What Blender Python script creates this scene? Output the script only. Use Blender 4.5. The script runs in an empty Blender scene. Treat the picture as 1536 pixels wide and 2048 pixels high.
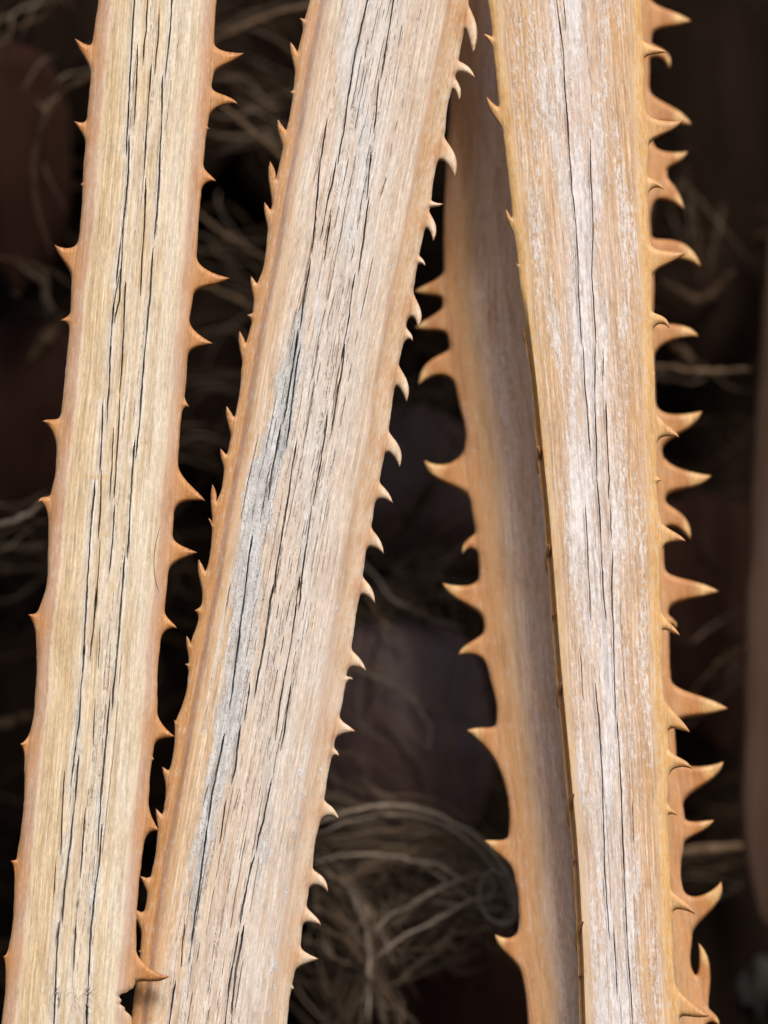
import bpy, bmesh, math, random
import numpy as np

# ------------------------------------------------------------------ camera, light, exposure
S = 0.00015            # metres per photograph pixel (1536 x 2048) on the plane of focus
DIST = 1.0             # camera to plane of focus
ZC = 1.25              # height of the picture centre above the ground
scene = bpy.context.scene
coll = scene.collection

cam_data = bpy.data.cameras.new('camera')
cam = bpy.data.objects.new('camera', cam_data)
coll.objects.link(cam)
cam.location = (0, -DIST, ZC)
cam.rotation_euler = (math.radians(90), 0, 0)
cam_data.sensor_fit = 'VERTICAL'
cam_data.sensor_height = 36.0
cam_data.lens = 36.0 * DIST / (2048 * S)
cam_data.clip_start = 0.01
cam_data.clip_end = 200
cam_data.dof.use_dof = True
cam_data.dof.focus_distance = DIST - 0.003
cam_data.dof.aperture_fstop = 3.7
scene.camera = cam

SUN_TO = np.array([0.22, -0.64, 0.72]); SUN_TO = SUN_TO / np.linalg.norm(SUN_TO)
elev = math.asin(SUN_TO[2]); azim = math.atan2(SUN_TO[0], SUN_TO[1])
world = bpy.data.worlds.new('World'); scene.world = world; world.use_nodes = True
wn = world.node_tree
bg = wn.nodes['Background']; bg.inputs['Strength'].default_value = 0.07
sky = wn.nodes.new('ShaderNodeTexSky'); sky.sky_type = 'NISHITA'; sky.sun_disc = False
sky.sun_elevation = elev; sky.sun_rotation = azim
sky.air_density = 1.0; sky.dust_density = 4.0; sky.ozone_density = 0.6
wn.links.new(sky.outputs[0], bg.inputs['Color'])
sun_d = bpy.data.lights.new('sun', 'SUN'); sun_d.energy = 1.5; sun_d.angle = math.radians(18)
sun_d.color = (1.0, 0.98, 0.955)
sun = bpy.data.objects.new('sun', sun_d); coll.objects.link(sun)
from mathutils import Vector
sun.rotation_euler = Vector(SUN_TO).to_track_quat('Z', 'Y').to_euler()
sun.location = (0.5, -0.8, 2.2)

scene.view_settings.view_transform = 'Standard'
scene.view_settings.look = 'None'
scene.view_settings.gamma = 1.0
scene.view_settings.use_curve_mapping = False
scene.view_settings.exposure = 1.12
scene.cycles.use_denoising = True
scene.cycles.max_bounces = 8

random.seed(7); RNG = np.random.default_rng(11)

# ------------------------------------------------------------------ helpers
def at(px, py, dy):
    """photo pixel -> world point standing dy metres behind the plane of focus"""
    k = (DIST + dy) / DIST * S
    px = np.asarray(px, float); py = np.asarray(py, float); dy = np.asarray(dy, float)
    return np.stack([(px - 768) * k, dy + 0 * px, ZC + (1024 - py) * k], -1)

def herm(pts):
    """smooth interpolator through (y, x) knots"""
    p = np.array(sorted(pts), float); Y, X = p[:, 0], p[:, 1]
    m = np.gradient(X, Y)
    def f(y):
        y = np.asarray(y, float)
        i = np.clip(np.searchsorted(Y, y) - 1, 0, len(Y) - 2)
        h = Y[i + 1] - Y[i]; t = (y - Y[i]) / h
        tc = np.clip(t, 0, 1)
        v = ((1 + 2 * tc) * (1 - tc) ** 2 * X[i] + tc * (1 - tc) ** 2 * h * m[i]
             + tc ** 2 * (3 - 2 * tc) * X[i + 1] + tc ** 2 * (tc - 1) * h * m[i + 1])
        # straight run-on outside the knots
        s0 = (X[3] - X[0]) / (Y[3] - Y[0]); s1 = (X[-1] - X[-5]) / (Y[-1] - Y[-5])
        v = np.where(y < Y[0], X[0] + s0 * (y - Y[0]), v)
        v = np.where(y > Y[-1], X[-1] + s1 * (y - Y[-1]), v)
        return v
    return f

def vnoise(x, y, seed=0):
    x = np.asarray(x, float); y = np.asarray(y, float)
    xi = np.floor(x).astype(np.int64); yi = np.floor(y).astype(np.int64)
    fx = x - xi; fy = y - yi
    fx = fx * fx * (3 - 2 * fx); fy = fy * fy * (3 - 2 * fy)
    def h(a, b):
        n = (a * 374761393 + b * 668265263 + seed * 974634777) & 0x7fffffff
        n = ((n ^ (n >> 13)) * 1274126177) & 0x7fffffff
        n = n ^ (n >> 16)
        return (n & 0xffff) / 65535.0
    a = h(xi, yi) * (1 - fx) + h(xi + 1, yi) * fx
    b = h(xi, yi + 1) * (1 - fx) + h(xi + 1, yi + 1) * fx
    return a * (1 - fy) + b * fy

def fbm(x, y, seed=0, n=3):
    v = 0; a = 0.5; t = 0
    for k in range(n):
        v = v + a * vnoise(x * 2 ** k, y * 2 ** k, seed + k * 17); t += a; a *= 0.5
    return v / t

def sstep(a, b, x):
    t = np.clip((x - a) / (b - a), 0, 1); return t * t * (3 - 2 * t)

def mesh_np(name, co, quads, attrs, mat, parent=None, smooth=False, extra=()):
    me = bpy.data.meshes.new(name)
    co = np.asarray(co, np.float32); quads = np.asarray(quads, np.int32)
    nv = len(co); nq = len(quads)
    ex = list(extra); el = sum(len(e) for e in ex)
    me.vertices.add(nv); me.vertices.foreach_set('co', co.ravel())
    me.loops.add(nq * 4 + el); me.polygons.add(nq + len(ex))
    li = np.concatenate([quads.ravel()] + [np.asarray(e, np.int32) for e in ex]) if ex else quads.ravel()
    me.loops.foreach_set('vertex_index', li.astype(np.int32))
    ls = np.arange(nq) * 4
    off = nq * 4; l2 = []
    for e in ex: l2.append(off); off += len(e)
    me.polygons.foreach_set('loop_start', np.concatenate([ls, np.array(l2, int)]).astype(np.int32))
    me.polygons.foreach_set('use_smooth', np.full(nq + len(ex), smooth, dtype=bool))
    me.update(calc_edges=True)
    for k, v in attrs.items():
        v = np.asarray(v, np.float32)
        if v.ndim == 2:
            a = me.attributes.new(k, 'FLOAT_VECTOR', 'POINT'); a.data.foreach_set('vector', v.ravel())
        else:
            a = me.attributes.new(k, 'FLOAT', 'POINT'); a.data.foreach_set('value', v)
    me.materials.append(mat)
    o = bpy.data.objects.new(name, me); coll.objects.link(o)
    if parent is not None: o.parent = parent
    return o

def grid_quads(R, C, off=0, flip=False):
    i = np.arange(R - 1)[:, None] * C + np.arange(C - 1)[None, :] + off
    q = np.stack([i, i + C, i + C + 1, i + 1], -1).reshape(-1, 4)
    return q[:, ::-1] if flip else q

def tag(o, label, cat, group=None, kind=None):
    o['label'] = label; o['category'] = cat
    if group: o['group'] = group
    if kind: o['kind'] = kind
    return o

def empty(name, loc=(0, 0, 0)):
    o = bpy.data.objects.new(name, None); coll.objects.link(o); o.location = loc
    o.empty_display_size = 0.02
    return o

# ------------------------------------------------------------------ node helper
class G:
    def __init__(s, name):
        s.m = bpy.data.materials.new(name); s.m.use_nodes = True
        s.t = s.m.node_tree; s.b = s.t.nodes['Principled BSDF']
    def set(s, sock, v):
        if isinstance(v, bpy.types.NodeSocket): s.t.links.new(v, sock)
        elif isinstance(v, (tuple, list)) and len(v) == 3 and sock.type == 'RGBA': sock.default_value = (*v, 1)
        else: sock.default_value = v
    def attr(s, n, vec=False):
        a = s.t.nodes.new('ShaderNodeAttribute'); a.attribute_name = n
        return a.outputs['Vector'] if vec else a.outputs['Fac']
    def vscale(s, v, k, off=(0, 0, 0)):
        n = s.t.nodes.new('ShaderNodeVectorMath'); n.operation = 'MULTIPLY_ADD'
        s.set(n.inputs[0], v); n.inputs[1].default_value = k; n.inputs[2].default_value = off
        return n.outputs[0]
    def noise(s, v, scale=1.0, detail=3.0, rough=0.55, dist=0.0):
        n = s.t.nodes.new('ShaderNodeTexNoise'); s.set(n.inputs['Vector'], v)
        n.inputs['Scale'].default_value = scale; n.inputs['Detail'].default_value = detail
        n.inputs['Roughness'].default_value = rough; n.inputs['Distortion'].default_value = dist
        return n.outputs['Fac']
    def voro(s, v, scale=1.0, rnd=1.0):
        n = s.t.nodes.new('ShaderNodeTexVoronoi'); s.set(n.inputs['Vector'], v)
        n.inputs['Scale'].default_value = scale; n.inputs['Randomness'].default_value = rnd
        return n.outputs['Distance']
    def math(s, op, a, b=0.0, c=0.0, clamp=False):
        n = s.t.nodes.new('ShaderNodeMath'); n.operation = op; n.use_clamp = clamp
        s.set(n.inputs[0], a); s.set(n.inputs[1], b)
        if len(n.inputs) > 2: s.set(n.inputs[2], c)
        return n.outputs[0]
    def step(s, v, a, b):
        n = s.t.nodes.new('ShaderNodeMapRange'); n.interpolation_type = 'SMOOTHSTEP'
        s.set(n.inputs['Value'], v); n.inputs['From Min'].default_value = a; n.inputs['From Max'].default_value = b
        return n.outputs['Result']
    def lin(s, v, a, b, c, d):
        n = s.t.nodes.new('ShaderNodeMapRange')
        s.set(n.inputs['Value'], v)
        for k, x in zip(('From Min', 'From Max', 'To Min', 'To Max'), (a, b, c, d)): n.inputs[k].default_value = x
        return n.outputs['Result']
    def mix(s, f, a, b, mode='MIX'):
        n = s.t.nodes.new('ShaderNodeMix'); n.data_type = 'RGBA'; n.blend_type = mode
        s.set(n.inputs['Factor'], f); s.set(n.inputs['A'], a) if False else None
        s.set(n.inputs[6], a); s.set(n.inputs[7], b)
        return n.outputs[2]
    def ramp(s, f, stops):
        n = s.t.nodes.new('ShaderNodeValToRGB'); s.set(n.inputs[0], f)
        e = n.color_ramp.elements
        while len(e) < len(stops): e.new(0.5)
        for q, (p, c) in zip(e, stops): q.position = p; q.color = (*c, 1)
        return n.outputs[0]
    def bump(s, h, strength, dist, normal=None):
        n = s.t.nodes.new('ShaderNodeBump'); n.inputs['Strength'].default_value = strength
        n.inputs['Distance'].default_value = dist; s.set(n.inputs['Height'], h)
        if normal is not None: s.set(n.inputs['Normal'], normal)
        return n.outputs[0]
    def out(s, col, rough=0.6, spec=0.3, normal=None):
        s.set(s.b.inputs['Base Color'], col); s.set(s.b.inputs['Roughness'], rough)
        s.set(s.b.inputs['Specular IOR Level'], spec)
        if normal is not None: s.set(s.b.inputs['Normal'], normal)
        return s.m

def stalk_material(name, P):
    """weathered palm stalk: grain along the stalk, coloured margin, thorns, lichen, bleached cracks"""
    g = G(name)
    gc = g.attr('gc', True)                       # millimetres across / along the stalk
    dd = g.attr('dd'); thorn = g.attr('thorn'); lich = g.attr('lich'); bleach = g.attr('bleach')
    sd = P['seed']
    nt = g.attr('nt'); side = g.attr('side')
    f1 = g.noise(g.vscale(gc, (1.7, 0.028, 1), (sd, 0, 0)), 1, 5, 0.75)      # hair-fine fibres
    f2 = g.noise(g.vscale(gc, (0.7, 0.010, 1), (sd + 9, 0, 0)), 1, 4, 0.65)  # broad streaks
    f3 = g.noise(g.vscale(gc, (0.16, 0.05, 1), (sd + 4, 3, 0)), 1, 3, 0.55)  # patches
    f4 = g.noise(g.vscale(gc, (1.4, 0.30, 1), (sd + 2, 3, 0)), 1, 5, 0.8)     # mottling
    base = g.mix(g.lin(f2, 0.32, 0.68, 0, 1), P['c1'], P['c2'])
    base = g.mix(g.math('MULTIPLY', g.step(f3, 0.45, 0.72), P.get('patch', 0.6)), base, P['c3'])
    base = g.mix(g.math('MULTIPLY', g.step(side, 0.62, 0.12), P['tl'][0]), base, P['tl'][1])
    base = g.mix(g.math('MULTIPLY', g.step(side, 0.45, 0.95), P['tr'][0]), base, P['tr'][1])
    base = g.mix(g.math('MULTIPLY', g.step(f1, 0.47, 0.66), 0.85), base, P['cfib'])
    base = g.mix(g.math('MULTIPLY', g.step(f1, 0.49, 0.33), 0.72), base, P['cdk'])
    # whitish flaking film
    fl = g.noise(g.vscale(gc, P.get('flv', (1.9, 0.26, 1)), (sd + 31, 5, 0)), 1, 5, 0.78)
    fl2 = g.noise(g.vscale(gc, (0.22, 0.022, 1), (sd + 13, 1, 0)), 1, 2, 0.5)
    flm = g.math('ADD', fl, g.math('MULTIPLY', g.math('SUBTRACT', fl2, 0.5), 0.7))
    flm = g.math('ADD', flm, g.math('MULTIPLY', bleach, P.get('blf', 0.16)))
    flk = g.math('MULTIPLY', g.step(flm, P['fl'][0], P['fl'][1]), P['fl'][2])
    # distance to the rim carries the margin bands; wobble them
    wob = g.noise(g.vscale(gc, (0.12, 0.06, 1), (sd + 7, 7, 0)), 1, 3, 0.6)
    d2 = g.math('ADD', dd, g.math('MULTIPLY', g.math('SUBTRACT', wob, 0.5), P.get('wob', 0.10)))
    inner = g.step(d2, P['in'][0], P['in'][1])
    flk = g.math('MULTIPLY', flk, inner)
    base = g.mix(flk, base, P['cflake'])
    rim = g.ramp(d2, P['rim'])
    if 'rimR' in P: rim = g.mix(g.step(side, 0.4, 0.6), rim, g.ramp(d2, P['rimR']))
    rim = g.mix(g.math('MULTIPLY', nt, g.lin(wob, 0.3, 0.7, 0.55, 1.0)), rim, P['thorn'][0][1])
    rim = g.mix(g.math('MULTIPLY', g.step(f1, 0.47, 0.72), 0.35), rim, P['cflake'])
    rim = g.mix(g.math('MULTIPLY', g.step(f4, 0.485, 0.57), 0.55), rim, P['crim2'])
    rim = g.mix(g.math('MULTIPLY', g.step(f4, 0.46, 0.38), 0.45), rim, P['cflake'])
    col = g.mix(inner, rim, base)
    # bleached wood beside the cracks
    col = g.mix(g.math('MULTIPLY', bleach, g.lin(f1, 0.3, 0.7, P['bl'] * 0.6, P['bl'])), col, P['cbleach'])
    # lichen crust with black specks
    lg = g.noise(g.vscale(gc, (0.75, 0.42, 1), (sd + 17, 2, 0)), 1, 5, 0.8)
    ls = g.noise(g.vscale(gc, (0.9, 0.05, 1), (sd + 27, 2, 0)), 1, 4, 0.7)
    lm = g.step(g.math('ADD', g.math('ADD', lich, g.math('MULTIPLY', g.math('SUBTRACT', ls, 0.5), 1.5)), g.math('MULTIPLY', g.math('SUBTRACT', lg, 0.5), 1.3)), 0.36, 0.80)
    lcol = g.mix(g.lin(g.math('MULTIPLY_ADD', ls, 0.6, g.math('MULTIPLY', lg, 0.4)), 0.36, 0.62, 0, 1), P['cl1'], P['cl2'])
    spk = g.voro(g.vscale(gc, (1.5, 0.9, 1), (sd, 1, 0)), 1)
    lcol = g.mix(g.math('SUBTRACT', 1, g.step(spk, 0.10, 0.34)), lcol, (0.15, 0.16, 0.17))
    col = g.mix(g.math('MULTIPLY', lm, g.lin(lg, 0.35, 0.6, 0.62, 0.95)), col, lcol)
    # thorns
    tn = g.noise(g.vscale(gc, (1.0, 0.7, 1), (sd + 21, 2, 0)), 1, 5, 0.75)
    tcol = g.ramp(thorn, P['thorn'])
    if 'thR' in P: tcol = g.mix(g.step(side, 0.4, 0.6), tcol, g.ramp(thorn, P['thR']))
    tcol = g.mix(g.math('MULTIPLY', g.step(tn, 0.46, 0.66), 0.7), tcol, P['cth2'])
    tcol = g.mix(g.math('MULTIPLY', g.step(tn, 0.44, 0.30), 0.5), tcol, (.22,.085,.03))
    col = g.mix(g.step(thorn, 0.0, 0.35), col, tcol)
    # dark pores and fine dirt
    pore = g.voro(g.vscale(gc, (1.7, 0.75, 1), (sd + 5, 2, 0)), 1)
    pr = g.noise(g.vscale(gc, (0.3, 0.12, 1), (sd + 8, 0, 0)), 1, 2, 0.5)
    pm = g.math('MULTIPLY', g.math('SUBTRACT', 1, g.step(pore, 0.05, 0.2)), g.step(pr, 0.45, 0.62))
    col = g.mix(g.math('MULTIPLY', pm, P.get('pore', 0.4)), col, (0.10, 0.065, 0.04))
    f5 = g.noise(g.vscale(gc, (0.42, 0.05, 1), (sd + 51, 4, 0)), 1, 6, 0.78)
    col = g.mix(g.math('MULTIPLY', g.step(f5, 0.51, 0.61), P.get('stain', (.28,))[0]), col, g.mix(1.0, col, P.get('cst', (.72, .60, .48)), 'MULTIPLY'))
    mot = g.math('MULTIPLY', g.lin(f4, 0.38, 0.62, 0.84, 1.16), g.lin(f5, 0.38, 0.62, 1.08, 0.92))
    mm = g.t.nodes.new('ShaderNodeCombineColor')
    for k in range(3): g.set(mm.inputs[k], mot)
    col = g.mix(1.0, col, mm.outputs[0], 'MULTIPLY')
    h = g.math('ADD', g.math('MULTIPLY', f1, 1.0), g.math('MULTIPLY', f4, 0.7))
    h = g.math('ADD', h, g.math('MULTIPLY', lm, 0.8))
    h = g.math('ADD', h, g.math('MULTIPLY', flk, 0.5))
    nb = g.bump(h, 0.7, 0.00022)
    rough = g.lin(thorn, 0.0, 0.6, 0.66, 0.42)
    return g.out(col, rough, 0.35, nb)

# ------------------------------------------------------------------ the spiny stalks
R_EDGE = 12.0
def front_h(d, prof):
    q = np.clip(d / R_EDGE, 0, 1)
    return 0.6 * R_EDGE * np.sqrt(np.clip(1 - (1 - q) ** 2, 0, 1)) + prof(d)
def back_h(d, keel):
    q = np.clip(d / R_EDGE, 0, 1)
    return -(0.55 * R_EDGE * np.sqrt(np.clip(1 - (1 - q) ** 2, 0, 1)) + keel * (1 - np.exp(-d / 45.0)))

def bez(p0, p1, p2, p3, t):
    t = t[:, None]
    return (1 - t) ** 3 * p0 + 3 * (1 - t) ** 2 * t * p1 + 3 * (1 - t) * t ** 2 * p2 + t ** 3 * p3

FAT = [1.0]; HOOK = [0.85, 0.55]
def thorn_curves(rim, side, T, n):
    """T = (y_top, y_bottom, tip_x, tip_y, dir_x, dir_y[, toward_camera])"""
    yt, yb, tx, ty, dx, dy = T[:6]
    a0 = np.array([float(rim(yt)), yt]); b0 = np.array([float(rim(yb)), yb])
    tip = np.array([tx, ty], float); d = np.array([dx, dy], float); d /= np.linalg.norm(d)
    L = np.linalg.norm(tip - (a0 + b0) / 2); W = abs(yb - yt)
    ta = np.array([float(rim(yt + 4)) - a0[0], 4.0]); ta /= np.linalg.norm(ta)
    tb = np.array([float(rim(yb - 4)) - b0[0], -4.0]); tb /= np.linalg.norm(tb)
    nrm = np.array([d[1], -d[0]]) * (1 if side > 0 else -1)      # toward the upper edge of the thorn
    k = 0.42
    off = min(0.155 * L, 0.16 * W) * 1.15 * FAT[0] + 1.0
    ka = kb = k
    if d[1] > .8: ka, kb = HOOK[0], HOOK[1]
    if d[1] < -.8: ka, kb = 0.40, 0.5
    a2 = tip - d * ka * L + nrm * off; b2 = tip - d * kb * L - nrm * off
    t = np.linspace(0, 1, n)
    A = bez(a0, a0 + ta * 0.29 * W, a2, tip, t); B = bez(b0, b0 + tb * 0.29 * W, b2, tip, t)
    return A, B

def outline(rim, side, thorns, y0, y1):
    pts = []; y = y0
    for T in sorted(thorns, key=lambda q: q[0]):
        yt, yb = T[0], T[1]
        if yt > y:
            yy = np.arange(y, yt, 1.0); pts.append(np.stack([rim(yy), yy], 1))
        A, B = thorn_curves(rim, side, T, 70)
        pts.append(A); pts.append(B[::-1]); y = max(y, yb)
    yy = np.arange(y, y1, 1.0); pts.append(np.stack([rim(yy), yy], 1))
    return np.concatenate(pts)

def dist_to(points, poly, reach=170):
    """distance from points (N,2) to dense polyline, in bands of y"""
    out = np.full(len(points), float(reach)); order = np.argsort(points[:, 1])
    for s in range(0, len(order), 600):
        idx = order[s:s + 600]; p = points[idx]
        m = (poly[:, 1] > p[:, 1].min() - reach) & (poly[:, 1] < p[:, 1].max() + reach)
        q = poly[m]
        if len(q) == 0: continue
        d2 = ((p[:, None, :] - q[None, :, :]) ** 2).sum(2).min(1)
        out[idx] = np.minimum(np.sqrt(d2), reach)
    return out

Y0, Y1, YS = -420.0, 2460.0, 4.0

def build_stalk(name, label, cat, mat, left, right, tl, tr, depth, prof_l, prof_r, keel,
                cracks=(), cdepth=32.0, lichen=None, bleachf=None, ncol=200, crack_bleach=1.0, group=None):
    rl, rr = herm([(y, x) for x, y in left]), herm([(y, x) for x, y in right])
    rows = np.arange(Y0, Y1 + 1, YS); R = len(rows); C = ncol
    XL, XR = rl(rows), rr(rows)
    # tiny unevenness of the rim
    XL = XL + 1.6 * (fbm(rows / 14.0, rows * 0 + 1, 3) - 0.5); XR = XR + 1.6 * (fbm(rows / 14.0, rows * 0 + 5, 4) - 0.5)
    rlj = lambda y: np.interp(y, rows, XL); rrj = lambda y: np.interp(y, rows, XR)
    w = np.linspace(0, 1, C)
    PX = XL[:, None] * (1 - w) + XR[:, None] * w; PY = np.repeat(rows[:, None], C, 1)
    ol = outline(rlj, -1, tl, Y0 - 100, Y1 + 100); orr = outline(rrj, 1, tr, Y0 - 100, Y1 + 100)
    # coarse field for the middle, fine near the rims
    rs, cs = slice(0, R, 3), np.linspace(0, C - 1, 48).round().astype(int)
    def field(poly, near):
        P = np.stack([PX[rs][:, cs].ravel(), PY[rs][:, cs].ravel()], 1)
        co = dist_to(P, poly).reshape(len(rows[rs]), len(cs))
        tmp = np.stack([np.interp(np.arange(C), cs, r) for r in co])
        full = np.stack([np.interp(rows, rows[rs], tmp[:, j]) for j in range(C)], 1)
        m = near < 64
        fine = dist_to(np.stack([PX[m], PY[m]], 1), poly)
        k = sstep(40, 62, near[m]); full[m] = fine * (1 - k) + full[m] * k
        return full
    dL = field(ol, PX - XL[:, None]); dR = field(orr, XR[:, None] - PX)
    dL[:, 0] = np.minimum(dL[:, 0], 60); d = np.minimum(dL, dR)
    kr = np.hanning(75); kr /= kr.sum()
    def smo(v):
        pad = len(kr) // 2
        a = np.r_[v[0] + (v[0] - v[1:pad + 1])[::-1], v, v[-1] + (v[-1] - v[-pad - 1:-1])[::-1]]
        return np.convolve(a, kr, 'valid')
    SL, SR = smo(XL), smo(XR)
    eL = np.maximum(0, PX - SL[:, None]); eR = np.maximum(0, SR[:, None] - PX); e0 = np.minimum(eL, eR)
    hF = front_h(d, lambda q: 0 * q) + prof_l(eL, PY) + prof_r(eR, PY)
    base = depth(PY)
    # low undulation of the face along and across the grain
    inn = sstep(15, 60, d)
    hF = hF + inn * (5.0 * (fbm((w * 9)[None, :] + 0 * PY, PY / 260.0, 5) - 0.5)
                     + 2.0 * (fbm((w * 40)[None, :] + 0 * PY, PY / 90.0, 6) - 0.5))
    # cracks: real slits
    cf = np.zeros((R, C)); lip = np.zeros((R, C)); bl = np.zeros((R, C)); cw = (XR - XL) / (C - 1)
    for ck in cracks:
        pts, wid, isb = ck
        f = herm([(y, x) for x, y in pts]) if len(pts) > 4 else None
        ys = np.array([p[1] for p in pts]); xs = np.array([p[0] for p in pts])
        a, b = ys.min(), ys.max()
        ii = np.where((rows >= a) & (rows <= b))[0]
        for i in ii:
            y = rows[i]
            x = np.interp(y, ys, xs)
            x = x + 1.2 * (vnoise(y / 30.0, a + xs[0], 8) - 0.5) + 0.9 * (vnoise(y / 9.0, a + xs[0], 9) - 0.5)
            e = min(y - a, b - y); ta = min(1.0, e / 22.0 + 0.1)
            gap = 1.0
            if isb == 1: gap = 0.5 + 0.5 * sstep(0.18, 0.34, vnoise(y / 40.0, xs[0] * 1.7, 12))
            if isb == 2: gap = sstep(0.30, 0.55, vnoise(y / 34.0, xs[0] * 1.7, 12))
            ww = wid * 0.70 * ta * gap * (0.65 + 0.7 * vnoise(y / 33.0, xs[0], 10))
            j0 = int((x - XL[i]) / cw[i]); lo, hi = max(0, j0 - 46), min(C, j0 + 48)
            if hi <= lo: continue
            dx = np.abs(PX[i, lo:hi] - x)
            v = np.clip((ww * 0.42 + 0.35 - dx) / 0.6, 0, 1) * (min(1.0, 0.22 * gap + ww * 0.34) if isb != 2 else min(1.0, 0.12 * gap + ww * 0.33))
            cf[i, lo:hi] = np.maximum(cf[i, lo:hi], v)
            if isb != 2: lip[i, lo:hi] = np.maximum(lip[i, lo:hi], ta * (0.4 + 1.2 * vnoise(y / 50.0, xs[0] + 7, 15)) * np.exp(-((dx - ww * 0.42 - 1.6) / 2.2) ** 2))
            if isb:
                bb = np.exp(-dx / (9.0 if isb == 1 else 6.0)) * crack_bleach * (1 if isb == 1 else .7) * (0.55 + 0.6 * vnoise(y / 55.0, xs[0] + 3, 13))
                bl[i, lo:hi] = np.maximum(bl[i, lo:hi], bb)
    cf *= sstep(24, 44, d)
    hF = hF - cdepth * cf + 1.7 * lip * (1 - cf) * sstep(24, 44, d)
    bl *= sstep(20, 60, e0)
    lich = np.zeros((R, C)) if lichen is None else lichen(PX, PY)
    if bleachf is not None: bl = np.maximum(bl, bleachf(PX, PY))
    cen = (SL + SR) / 2
    mm = S * 1000
    gcF = np.stack([(PX - cen[:, None]) * mm, PY * mm, 0 * PX], -1).reshape(-1, 3)
    coF = at(PX, PY, base - hF * S).reshape(-1, 3)
    # back
    Cb = 16; wb = 0.5 - 0.5 * np.cos(np.linspace(0, math.pi, Cb))
    BX = XL[:, None] * (1 - wb) + XR[:, None] * wb; BY = np.repeat(rows[:, None], Cb, 1)
    db = np.stack([np.interp(wb, w, r) for r in d])
    hB = back_h(db, keel)
    coB = at(BX, BY, depth(BY) - hB * S).reshape(-1, 3)
    gcB = np.stack([(BX - cen[:, None]) * mm, BY * mm, 0 * BX + 9], -1).reshape(-1, 3)
    nF = R * C
    q = [grid_quads(R, C), grid_quads(R, Cb, nF, True)]
    i = np.arange(R - 1)
    q.append(np.stack([i * C, nF + i * Cb, nF + (i + 1) * Cb, (i + 1) * C], 1))
    q.append(np.stack([i * C + C - 1, (i + 1) * C + C - 1, nF + (i + 1) * Cb + Cb - 1, nF + i * Cb + Cb - 1], 1))
    caps = [list(range(0, C)) + [nF + k for k in range(Cb - 1, -1, -1)],
            [(R - 1) * C + k for k in range(C - 1, -1, -1)] + [nF + (R - 1) * Cb + k for k in range(Cb)]]
    z = np.zeros(R * Cb)
    root = empty(name, tuple(at(float((rl(2048.) + rr(2048.)) / 2), 2048., float(depth(np.array(2048.))))))
    bpy.context.view_layer.update()
    nt = np.zeros((R, C))
    for rim_, ths, e_ in ((rlj, tl, eL), (rrj, tr, eR)):
        for T in ths:
            W = T[1] - T[0]
            if W < 20: continue
            ii = np.where(np.abs(rows - (T[0] + T[1]) / 2) < 1.6 * W)[0]
            nt[ii] = np.maximum(nt[ii], min(1, W / 45) * np.exp(-(((rows[ii] - (T[0] * .45 + T[1] * .55)) / (0.62 * W)) ** 2)[:, None] - (e_[ii] / (0.24 * W + 10)) ** 2))
    attrs = dict(gc=np.concatenate([gcF, gcB]), dd=np.concatenate([(e0 / 100).ravel(), 0 * z]), nt=np.concatenate([nt.ravel(), z]),
                 side=np.concatenate([np.repeat(w[None, :], R, 0).ravel(), np.repeat(wb[None, :], R, 0).ravel()]),
                 thorn=np.zeros(nF + R * Cb), lich=np.concatenate([lich.ravel(), z]), bleach=np.concatenate([bl.ravel(), z]))
    off = np.array(root.location)
    mesh_np('stalk', np.concatenate([coF, coB]) - off, np.concatenate(q), attrs, mat, root, False, caps)
    # thorns, each a part that grows out of the rim
    for side, rim, ths, poly in ((-1, rlj, tl, ol), (1, rrj, tr, orr)):
        pf = prof_l if side < 0 else prof_r
        po = prof_r if side < 0 else prof_l
        for T in ths:
            toward = T[6] if len(T) > 6 else 0.0
            big = abs(T[1] - T[0]) > 34
            nj, ni = (18, 11) if big else (10, 7)
            A, B = thorn_curves(rim, side, T, nj)
            s = np.linspace(0, 1, ni)
            Q = A[:, None, :] * (1 - s)[None, :, None] + B[:, None, :] * s[None, :, None]
            # root row follows the rim exactly
            Q[0, :, 0] = rim(Q[0, :, 1])
            inr = [Q[0] - np.array([side * e, 0]) for e in (9.0, 3.5)]
            sink = [5.0, 2.0]
            Q = np.concatenate([np.stack(inr), Q]); NJ = nj + 2
            dd_ = dist_to(Q.reshape(-1, 2), poly).reshape(NJ, ni)
            dd_[2:, 0] = 0; dd_[2:, -1] = 0; dd_[-1] = 0
            tt = np.concatenate([[-0.12, -0.05], np.linspace(0, 1, nj)])
            tow = toward * np.clip(tt, 0, 1)[:, None] ** 1.6
            fh = front_h(dd_, lambda q: 0 * q) + pf(0 * dd_, Q[..., 1]) + po(0 * dd_ + 170.0, Q[..., 1])
            bh = back_h(dd_, keel)
            fh[0] -= sink[0]; fh[1] -= sink[1]; bh[0] += sink[0]; bh[1] += sink[1]
            fh[2:, 0] = np.minimum(fh[2:, 0], 0.4); fh[2:, -1] = np.minimum(fh[2:, -1], 0.4)
            bse = depth(Q[..., 1])
            F = at(Q[..., 0], Q[..., 1], bse - (fh + tow) * S).reshape(-1, 3)
            K = at(Q[..., 0], Q[..., 1], bse - (np.minimum(bh, fh - 0.02) + tow) * S).reshape(-1, 3)
            n = NJ * ni
            qd = [grid_quads(NJ, ni, 0, side > 0), grid_quads(NJ, ni, n, side < 0)]
            j = np.arange(NJ - 1) * ni
            e1 = np.stack([j, j + ni, n + j + ni, n + j], 1); e2 = np.stack([j + ni - 1, n + j + ni - 1, n + j + 2 * ni - 1, j + 2 * ni - 1], 1)
            qd += [e1 if side < 0 else e1[:, ::-1], e2 if side < 0 else e2[:, ::-1]]
            r0 = np.arange(ni - 1)
            e3 = np.stack([r0, r0 + 1, n + r0 + 1, n + r0], 1); qd.append(e3 if side < 0 else e3[:, ::-1])
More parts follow.
